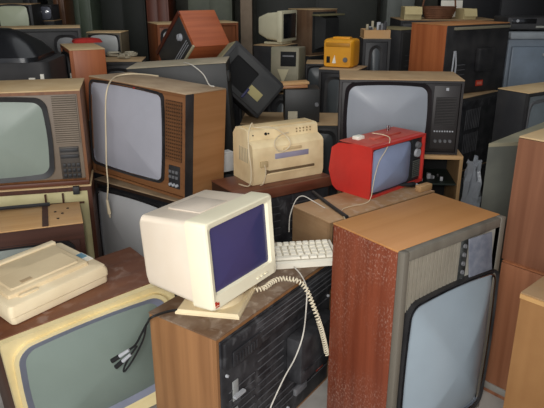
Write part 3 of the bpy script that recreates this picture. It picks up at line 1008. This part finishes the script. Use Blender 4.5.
# brown pot-like lamp foot among them
# far things along the back
def cab(name, label, u0, u1, v0, Y, D, mat, top=None, z0=0, cat='cabinet'):
    a, b = at(u0, v0, Y), at(u1, v0, Y)
    r = thing(name, label, cat, (a.x, Y, z0))
    W, H = b.x - a.x, a.z - z0
    MB().box(0, W, 0, D, 0, H - .015, .006).build('body', mat, r)
    MB().box(-.004, W + .004, -.004, D, H - .015, H, .003).build('top_panel', top or mat, r)
    m = MB()
    m.box(.02, W * .49, -.008, 0, H * .06, H - .05, .003)
    m.build('door', mat, r)
    m = MB()
    m.box(W * .51, W - .02, -.008, 0, H * .06, H - .05, .003)
    m.build('door', mat, r)
    return r


gr_d = surf('grey_green_metal', (104, 108, 92), (92, 96, 82), rough=.6)
cab('tall_cabinet', 'tall grey green locker at the far back left of centre', 186, 231, -40, 6.6, .5, gr_d)
cab('tall_cabinet', 'tall reddish wooden wardrobe at the far back, right of the dark gap', 143, 166, -40, 6.5, .5, wood('dark_red_wood', (112, 58, 38), (90, 44, 28), 'z'))
cab('tall_cabinet', 'narrow brown wooden post cabinet at the far upper left', 48, 59, -40, 6.2, .3, wood('brown_post_wood', (108, 72, 46), (90, 58, 36), 'z'))
cab('tall_cabinet', 'rounded olive green cupboard at the far upper left', 63, 86, -40, 6.7, .4, surf('olive_green_paint', (96, 108, 90), rough=.5))
cab('tall_cabinet', 'charcoal cupboard behind the pale screened set at the far left corner', 17, 32, -40, 6.5, .3, char)
cab('tall_cabinet', 'dull grey cupboard at the far back right of centre', 390, 418, -40, 6.6, .4, surf('dull_grey_paint', (112, 116, 110), rough=.6))
cab('tall_cabinet', 'black cupboard filling the far upper right corner', 452, 560, -40, 6.4, .4, surf('black_paint', (30, 30, 32), rough=.5))
cab('tall_cabinet', 'dark cupboard at the far back between the pillar and the brown television', 256, 380, -40, 7.0, .4, surf('dark_grey_green_paint', (52, 54, 48), rough=.6))
cab('tall_cabinet', 'blackish cupboard in the dark gap at the far back left', 96, 142, -40, 7.1, .4, surf('blackish_green_paint', (42, 46, 40), rough=.6))
a, b = at(240, 0, 6.3), at(252, 0, 6.3)
o = tag(MB().box(a.x, b.x, 6.3, 6.55, 0, 3.3, .01).build('trim_1', surf('pinkish_pillar', (150, 132, 112), (130, 112, 94), rough=.8)), kind='structure')

# pale screened set in the top left corner and a small one next to it
p = at(-4, 4, Y=5.2)
r = tv('television with pale greenish screen in the very top left corner', (p.x, p.y, p.z - .24), .28, .3, .24, char, k_top, 6, rim=.01)
tube_face(r, .008, .245, .012, .23, glass('pale_green_screen', (176, 182, 156)), char, .02, .012, .015)
carrier('dark television under the one with the pale greenish screen', p.x + .13, p.y + .17, 6, .30, .32, p.z - .241)
p = at(33, 5, Y=5.6)
r = tv('tiny dark television with a bright reflection, right of the top left corner', (p.x, p.y, p.z - .13), .16, .2, .13, blk_side, blk_side, 0, rim=.008)
tube_face(r, .008, .15, .008, .118, surf('glossy_slate_screen', (104, 106, 116), rough=.1, coat=.6), black_pl, .015, .008, .02)
carrier('dark television under the tiny dark one', p.x + .08, p.y + .11, 0, .18, .22, p.z - .131)

# cardboard, basket and leaflet behind the orange-veneered set
zt = at(430, 20, Y=5.4).z
carrier('wide dark television at the back holding the basket and cartons', *at(442, 20, Y=5.7)[:2], 0, .85, .5, zt - .001)
ctn = surf('pale_cardboard', (206, 190, 142), (192, 174, 126), rough=.8)


def carton(label, u0, u1, v0, Y, D, th):
    a, b = at(u0, v0, Y), at(u1, v0, Y)
    r = thing('cardboard_carton', label, 'box', (a.x, Y, zt), th)
    W, H = b.x - a.x, a.z - zt
    m = MB()
    m.box(0, W, 0, D, 0, .006)
    for q in ((0, W, 0, .006), (0, W, D - .006, D), (0, .006, .006, D - .006), (W - .006, W, .006, D - .006)):
        m.box(q[0], q[1], q[2], q[3], .006, H)
    m.build('walls', ctn, r)
    f = MB().box(0, W, -.006, -.0, -.07, .0).build('flap', ctn, r)
    f.location = (0, 0, H)
    f.rotation_euler = (R(-25), 0, 0)
    return r


carton('open pale cardboard carton left of the wicker basket', 405, 422, 7, 5.45, .22, -3)
carton('small pale cardboard carton right of the wicker basket', 464, 477, 9, 5.5, .2, 4)
a = at(440, 20, Y=5.55)
r = thing('wicker_basket', 'brown wicker basket with an arched handle at the back right', 'basket', (a.x, 5.62, zt))
wk = surf('brown_wicker', (128, 86, 60), (96, 62, 42), rough=.8, bump=.6)
m = MB()
rg = lambda k, z: [(.15 * k * cos(t), .11 * k * sin(t), z) for t in [2 * pi * i / 28 for i in range(28)]]
m.loft([rg(.75, 0), rg(.92, .05), rg(1, .10), rg(1.03, .105), rg(.96, .105), rg(.7, .01)])
for j in range(6):
    k = .78 + .04 * j
    m.tube([p_ for p_ in rg(k + .01, .01 + .016 * j)] + [rg(k + .01, .01 + .016 * j)[0]], .006, 5, 1, smooth=False)
m.build('bowl', wk, r)
MB().tube([(-.148, 0, .1), (-.12, 0, .19), (0, 0, .24), (.12, 0, .19), (.148, 0, .1)], .008).build('handle', wk, r)
o = tag(MB().box(0, .2, 0, .014, 0, .15, .002).build('leaflet_box', [white_pl]), 'white box with red lettering band propped behind the wicker basket', 'box')
lo = o
b = MB().box(.06, .19, -.002, .0, .05, .08).build('red_band', surf('red_band_print', (180, 50, 44), rough=.5), o)
o.location = at(440, 20, Y=5.95)
o.location.z = zt
o.rotation_euler = (R(-8), 0, R(-4))

# parts crate and black device left of the olive-topped set
p = at(364, 38, Y=4.5)
r = thing('parts_crate', 'small open crate of loose radio parts behind the yellow portable', 'crate', (p.x, p.y, p.z))
m = MB()
m.box(0, .19, 0, .2, 0, .006)
for q in ((0, .19, 0, .008), (0, .19, .192, .2), (0, .008, .008, .192), (.182, .19, .008, .192)):
    m.box(q[0], q[1], q[2], q[3], .006, .055)
m.build('walls', raw_wood, r)
for i in range(14):
    x, y = random.uniform(.02, .16), random.uniform(.02, .16)
    tag(MB().box(x, x + .018, y, y + .02, .006, random.uniform(.07, .12), .003).build('radio_part', [silver, grey_pl, junk, black_pl][i % 4], r))
o = r
carrier('black television underneath the crate of radio parts', p.x + .095, p.y + .1, 0, .2, .21, p.z - .001)

# blue-grey appliance with a recorder on top
bg = surf('blue_grey_enamel', (120, 130, 140), (108, 118, 128), rough=.4)
p = at(510, 32, Y=4.55)
r = thing('kitchen_appliance', 'blue grey enamelled appliance at the right, beside the orange veneered black back', 'appliance', (p.x, p.y, 0), 4)
H = p.z
m = MB()
m.box(0, .6, 0, .5, 0, H - .05, .012)
m.build('body', bg, r)
MB().box(.02, .58, -.03, .0, .1, H - .10, .014).build('door', surf('blue_grey_door', (112, 124, 136), rough=.35), r)
MB().box(-.005, .605, -.035, .5, H - .05, H, .01).build('worktop', surf('pale_grey_worktop', (138, 144, 148), rough=.5), r)
MB().box(.25, .4, -.06, -.03, H - .17, H - .15, .006).build('handle', silver, r)
r = thing('video_recorder', 'black video recorder on top of the blue grey appliance', 'recorder', (p.x + .0, p.y + .04, H + .001), 0)
MB().box(-.01, .40, 0, .3, .012, .10, .008).build('case', black_pl, r)
MB().box(.02, .2, -.004, .002, .055, .09, .002).build('cassette_door', surf('glossy_black', (22, 22, 24), rough=.15), r)
MB().box(.2, .28, -.004, .002, .025, .04, .002).build('display', surf('pale_display', (150, 150, 140), rough=.4), r)
for x in (.01, .37):
    MB().cyl((x, .03, 0), (x, .03, .013), .012, n=10).build('foot', rubber, r)
MB().cyl((.06, .0, .075), (.06, -.01, .075), .012, .01, 12).build('knob', silver, r)

# junk between the tilted black set and the black framed one
zt2 = BASE_Z - .0175
r = tag(MB().box(0, .17, 0, .09, 0, .016, .002).build('wooden_plank', raw_wood), 'pale plank lying uppermost in the junk left of the black framed television', 'plank', 'loose planks in the junk')
p = at(283, 86, Y=3.78)
r.location = p
r.rotation_euler = (0, R(-2), R(10))
zp = p.z
r2 = tag(MB().box(0, .16, 0, .10, 0, .016, .002).build('wooden_plank', wood('weathered_plank', (170, 118, 76), (150, 100, 62), 'x')), 'brown plank directly under the pale plank in the junk', 'plank', 'loose planks in the junk')
r2.location = (p.x - .004, p.y, p.z - .0175)
r2.rotation_euler = (0, R(-2), R(2))
r = thing('chassis_box', 'dark metal chassis box beneath the planks in the junk', 'chassis', (p.x + .012, p.y - .03, zt2), 2)
hh = p.z - .0185 - zt2
MB().box(0, .22, 0, .2, 0, hh, .005).build('case', char, r)
MB().box(.02, .08, -.004, .0, hh * .1, hh * .35, .002).build('louvred_plate', junk, r)
MB().cyl((.2, 0, hh * .55), (.2, -.012, hh * .55), .014, .012, 12).build('knob', grey_pl, r)

p = at(306, 63, Y=4.55)
r = tv('small black television in the junk below the dull brown one', (p.x, p.y, p.z - .24), .2, .22, .24, blk_side, k_top, -6, rim=.01)
panel(r, .01, .19, .01, .22, black_pl)
tube_face(r, .015, .16, .02, .21, MATS['dim_dark_screen'], black_pl, .02, .012, .015)
carrier('low dark television under the small black one in the junk', p.x + .11, p.y + .1, -6, .22, .24, p.z - .241)

# light grey carton in the gap between wooden set and printer
p = at(224, 181, Y=2.93)
r = thing('cardboard_carton', 'light grey carton wedged between the wooden television and the cream printer', 'box', (p.x, p.y, .705), 35)
m = MB()
m.box(0, .06, 0, .05, 0, .10, .002)
m.build('walls', surf('light_grey_card', (186, 184, 180), rough=.7), r)
MB().box(.0, .06, -.0015, .05, .098, .1015, .001).build('lid', surf('light_grey_lid', (200, 198, 194), rough=.7), r)

# clear plastic bag
bagm = surf('crinkled_clear_plastic', (206, 212, 220), rough=.25, spec=.6, trans=.55, bump=.8)
m = MB()
rings = []
for j in range(12):
    z = .03 + .06 * j
    k = .45 + .55 * sin(pi * (j + 1.5) / 13.5)
    rings.append([(1.12 + .055 * k * (1 + random.uniform(-.5, .35)) * cos(t), 3.20 + .075 * k * (1 + random.uniform(-.5, .35)) * sin(t), z + random.uniform(-.022, .022)) for t in [2 * pi * i / 16 for i in range(16)]])
rings.insert(0, [(x, y, .0) for x, y, z in rings[0]])
m.loft(rings)
tag(m.build('plastic_bag', bagm, None, 12), 'crumpled clear plastic bag beside the emptied television case', 'bag')

# ------------------------------------------------------------------ leads and wires
up = lambda u, v, z: at(u, v, z=z)
gz = 1.178
pts = [at(210, 86, Y=2.83), at(205, 77, Y=2.93), at(193, 68, Y=3.05)]
# wire from the dark shell over the wooden set, then down its front
w = [up(158, 76, gz + .004), up(140, 74, gz - .0), up(124, 74.5, gz - .006), up(113, 78.5, gz - .012)]
n = Vector((-cos(R(54.2)), -sin(R(54.2)), 0))


def on_g(u, v, off):
    """point on the plane of the wooden set's front, off in front of it"""
    p0 = G_LOC + Vector((0, 0, .0)) + n * off
    d = at(u, v, Y=1.0) - Vector((0, 0, EYE))
    t = (p0 - Vector((0, 0, EYE))).dot(n) / d.dot(n)
    return Vector((0, 0, EYE)) + d * t


w += [on_g(107, 90, .075), on_g(105.5, 110, .085), on_g(106, 140, .085), on_g(106.5, 165, .08), on_g(108, 185, .07), on_g(107, 200, .06)]
r = thing('aerial_wire', 'cream aerial wire hanging down over the wide pale grey screen', 'wire', w[0])
m = MB()
m.tube([p - w[0] for p in w], .0035)
m.build('lead', wire_cream, r)
e0, e1 = w[-1] - w[0], on_g(109.5, 214, .06) - w[0]
m = MB()
m.cyl(e0, e1, .006, .010, 10)
m.cyl(e1, e1 + (e1 - e0) * .25, .004, .004, 8)
m.build('plug', wire_cream, r)
tag(MB().tube([up(214, 86.5, 1.158), at(209, 84.5, Y=2.85), at(203, 74, Y=2.95), at(192, 65, Y=3.05), at(184, 62.5, Y=3.2)], .003).build('aerial_wire', wire_white), 'thin white wire curving from the dark shelled television onto the wooden one', 'wire')

# black lead with two plugs in front of the green-grey screen
zb = .579
pp = [up(222, 305, zb + .01), up(196, 308, zb + .008), up(170, 311, zb + .008), up(152, 317, zb + .008), at(148, 322, Y=1.74), at(143, 331, Y=1.74), at(136, 344, Y=1.75), at(129, 350, Y=1.76)]
r = thing('video_lead', 'black lead with two plugs dangling before the green grey screen', 'cable', pp[0])
MB().tube([p - pp[0] for p in pp], .0042).build('lead', rubber, r)
lp = [at(146, 326, Y=1.735), at(143, 340, Y=1.74), at(134, 358, Y=1.75), at(125, 371, Y=1.75), at(124, 368, Y=1.75), at(130, 356, Y=1.75), at(137, 346, Y=1.75)]
MB().tube([p - pp[0] for p in lp], .0036).build('loop', rubber, r)
for (u0, v0, u1, v1) in ((129, 350, 112, 361), (131, 354, 116, 367)):
    a, b = at(u0, v0, Y=1.75) - pp[0], at(u1, v1, Y=1.75) - pp[0]
    c = a.lerp(b, .55)
    pl = MB().cyl(c, b, .008, .009, 10).build('plug', rubber, r)
    MB().cyl(a, c, .0055, .007, 10).build('plug_collar', silver, pl)

# thin white cord and coiled cord in front of the black back
nb = Vector((sin(R(55.1)), -cos(R(55.1)), 0))
P0 = Vector((-.173, 1.595, 0))


def on_b(u, v, off):
    p0 = P0 + nb * off
    d = at(u, v, Y=1.0) - Vector((0, 0, EYE))
    t = (p0 - Vector((0, 0, EYE))).dot(nb) / d.dot(nb)
    return Vector((0, 0, EYE)) + d * t


c = [up(294, 267, .585), up(301, 275, .582), on_b(306.5, 288, .035), on_b(306, 310, .06), on_b(303, 335, .11), on_b(295, 358, .1), on_b(284, 378, .06), on_b(272, 404, .03), on_b(266, 420, .03)]
tag(MB().tube(c, .0026).build('loose_flex', wire_white), 'thin white cord trailing down the black television back', 'cord')
c = [up(255, 290, .588), up(264, 288, .588), up(274, 281, .588), up(284, 278.5, .59), up(295, 280, .592), on_b(304, 286, .03), on_b(311, 300, .06), on_b(318, 319, .095), on_b(323, 336, .10), on_b(327, 354, .10)]
m = MB()
Q = []
for i in range(len(c) - 1):
    a0, b0, c0, d0 = c[max(0, i - 1)], c[i], c[i + 1], c[min(len(c) - 1, i + 2)]
    for k in range(10):
        t = k / 10
        Q.append(.5 * ((2 * b0) + (c0 - a0) * t + (2 * a0 - 5 * b0 + 4 * c0 - d0) * t * t + (3 * b0 - a0 - 3 * c0 + d0) * t ** 3))
Q.append(c[-1])
L = [0]
for a0, b0 in zip(Q, Q[1:]):
    L.append(L[-1] + (b0 - a0).length)
hel = []
pitch, rad = .0125, .0078
steps = int(L[-1] / pitch * 10)
j = 0
upv = Vector((0, 0, 1)).orthogonal()
for s in range(steps + 1):
    d = L[-1] * s / steps
    while j < len(L) - 2 and L[j + 1] < d:
        j += 1
    t = (d - L[j]) / max(1e-9, L[j + 1] - L[j])
    p = Q[j].lerp(Q[j + 1], t)
    dr = (Q[min(j + 2, len(Q) - 1)] - Q[max(j - 1, 0)]).normalized()
    upv = (upv - dr * upv.dot(dr)).normalized()
    sd = dr.cross(upv)
    ang = 2 * pi * d / pitch
    hel.append(p + (upv * cos(ang) + sd * sin(ang)) * rad)
m.tube(hel, .0028, 5, smooth=False)
tag(m.build('coiled_cord', surf('cream_coil', (238, 226, 198), rough=.5)), 'cream coiled keyboard cord drooping over the black television back', 'cord')

# wire on the printer
zz = 1.1
pw = [(-.045, .06, .0), (-.03, -.02, .012), (-.02, -.02, .08), (-.025, -.01, .15), (-.01, .02, .225), (.03, .06, .262), (.055, .075, .238), (.12, .03, .24), (.19, .02, .20), (.2, -.012, .165), (.16, -.018, .14), (.12, -.016, .15), (.11, -.014, .185), (.16, .02, .203), (.22, .04, .205)]
r = thing('mains_lead', 'cream lead looped over the dusty cream printer', 'cable', (-.09, 2.707, .7055), 30.5)
MB().tube([(x, y, z * zz) for x, y, z in pw], .0032).build('lead', wire_cream, r)
MB().tube([(.055, -.014, .10), (.06, -.018, .06), (.05, -.012, .01), (.03, -.02, .004)], .003).build('lead', wire_cream, r)

# wire of the red portable
w = [up(345, 219, .676), up(342, 210, .676), up(352, 206, .676), up(366, 203, .676), at(371, 197, Y=2.57), at(374, 180, Y=2.6), at(379, 162, Y=2.64), at(386, 150, Y=2.68), at(390, 139, Y=2.72), at(384, 135, Y=2.76), at(372, 133, Y=2.76)]
tag(MB().tube(w, .002).build('thin_wire', wire_cream), 'thin cream wire draped across the screen of the red portable', 'wire')
w = [up(288, 232, .60), up(291, 216, .64), up(296, 200, .68), up(303, 197, .69), up(314, 201, .68), up(324, 207, .684)]
tag(MB().tube([at(289, 232, Y=2.40), at(290, 216, Y=2.42), at(296, 200, Y=2.46), at(303, 196, Y=2.46), at(313, 201, Y=2.44), up(325, 208, .69)], .0022).build('thin_wire', wire_white), 'thin white wire arching at the left end of the dusty cabinet beside the black bar', 'wire')
p = up(407, 186, .679)
r = thing('mains_plug', 'black mains plug at the right foot of the red portable', 'plug', p, 10)
m = MB()
m.cyl((-.04, 0, .006), (.02, 0, .006), .005, .012, 12)
m.cyl((.02, 0, .006), (.04, 0, .006), .014, .012, 12)
m.build('body', rubber, r)
MB().cyl((.04, .005, .006), (.055, .005, .006), .0025, n=8).build('pin', chrome, r)
MB().cyl((.04, -.005, .006), (.055, -.005, .006), .0025, n=8).build('pin', chrome, r)

# ------------------------------------------------------------------ light
def area(name, loc, target, size, power, col=(1, 1, 1), size_y=None):
    l = bpy.data.lights.new(name, 'AREA')
    l.energy = power
    l.color = col
    l.size = size
    if size_y:
        l.shape = 'RECTANGLE'
        l.size_y = size_y
    o = bpy.data.objects.new(name, l)
    COL.objects.link(o)
    o.location = loc
    o.rotation_euler = (Vector(target) - Vector(loc)).to_track_quat('-Z', 'Y').to_euler()
    return o


area('doorway_daylight', (-.9, -1.9, 2.1), (0, 2.6, .6), 2.4, 95, (1, .98, .95), 2.0)
area('overhead_fill', (.2, 3.4, 3.28), (.2, 3.4, 0), 3.6, 34, (.95, .98, 1), 4.0)  # added fill under the ceiling to brighten top surfaces, not an actual roof opening
area('camera_flash', (-.06, -.05, 1.72), (0, 3, .6), .12, 16, (1, .97, .92))
w = bpy.data.worlds.new('world')
S.world = w
w.use_nodes = True
w.node_tree.nodes['Background'].inputs[0].default_value = (.75, .8, .9, 1)
w.node_tree.nodes['Background'].inputs[1].default_value = .9
S.view_settings.view_transform = 'Standard'
S.view_settings.look = 'None'
S.view_settings.gamma = 1
S.view_settings.exposure = .24
S.view_settings.use_curve_mapping = False
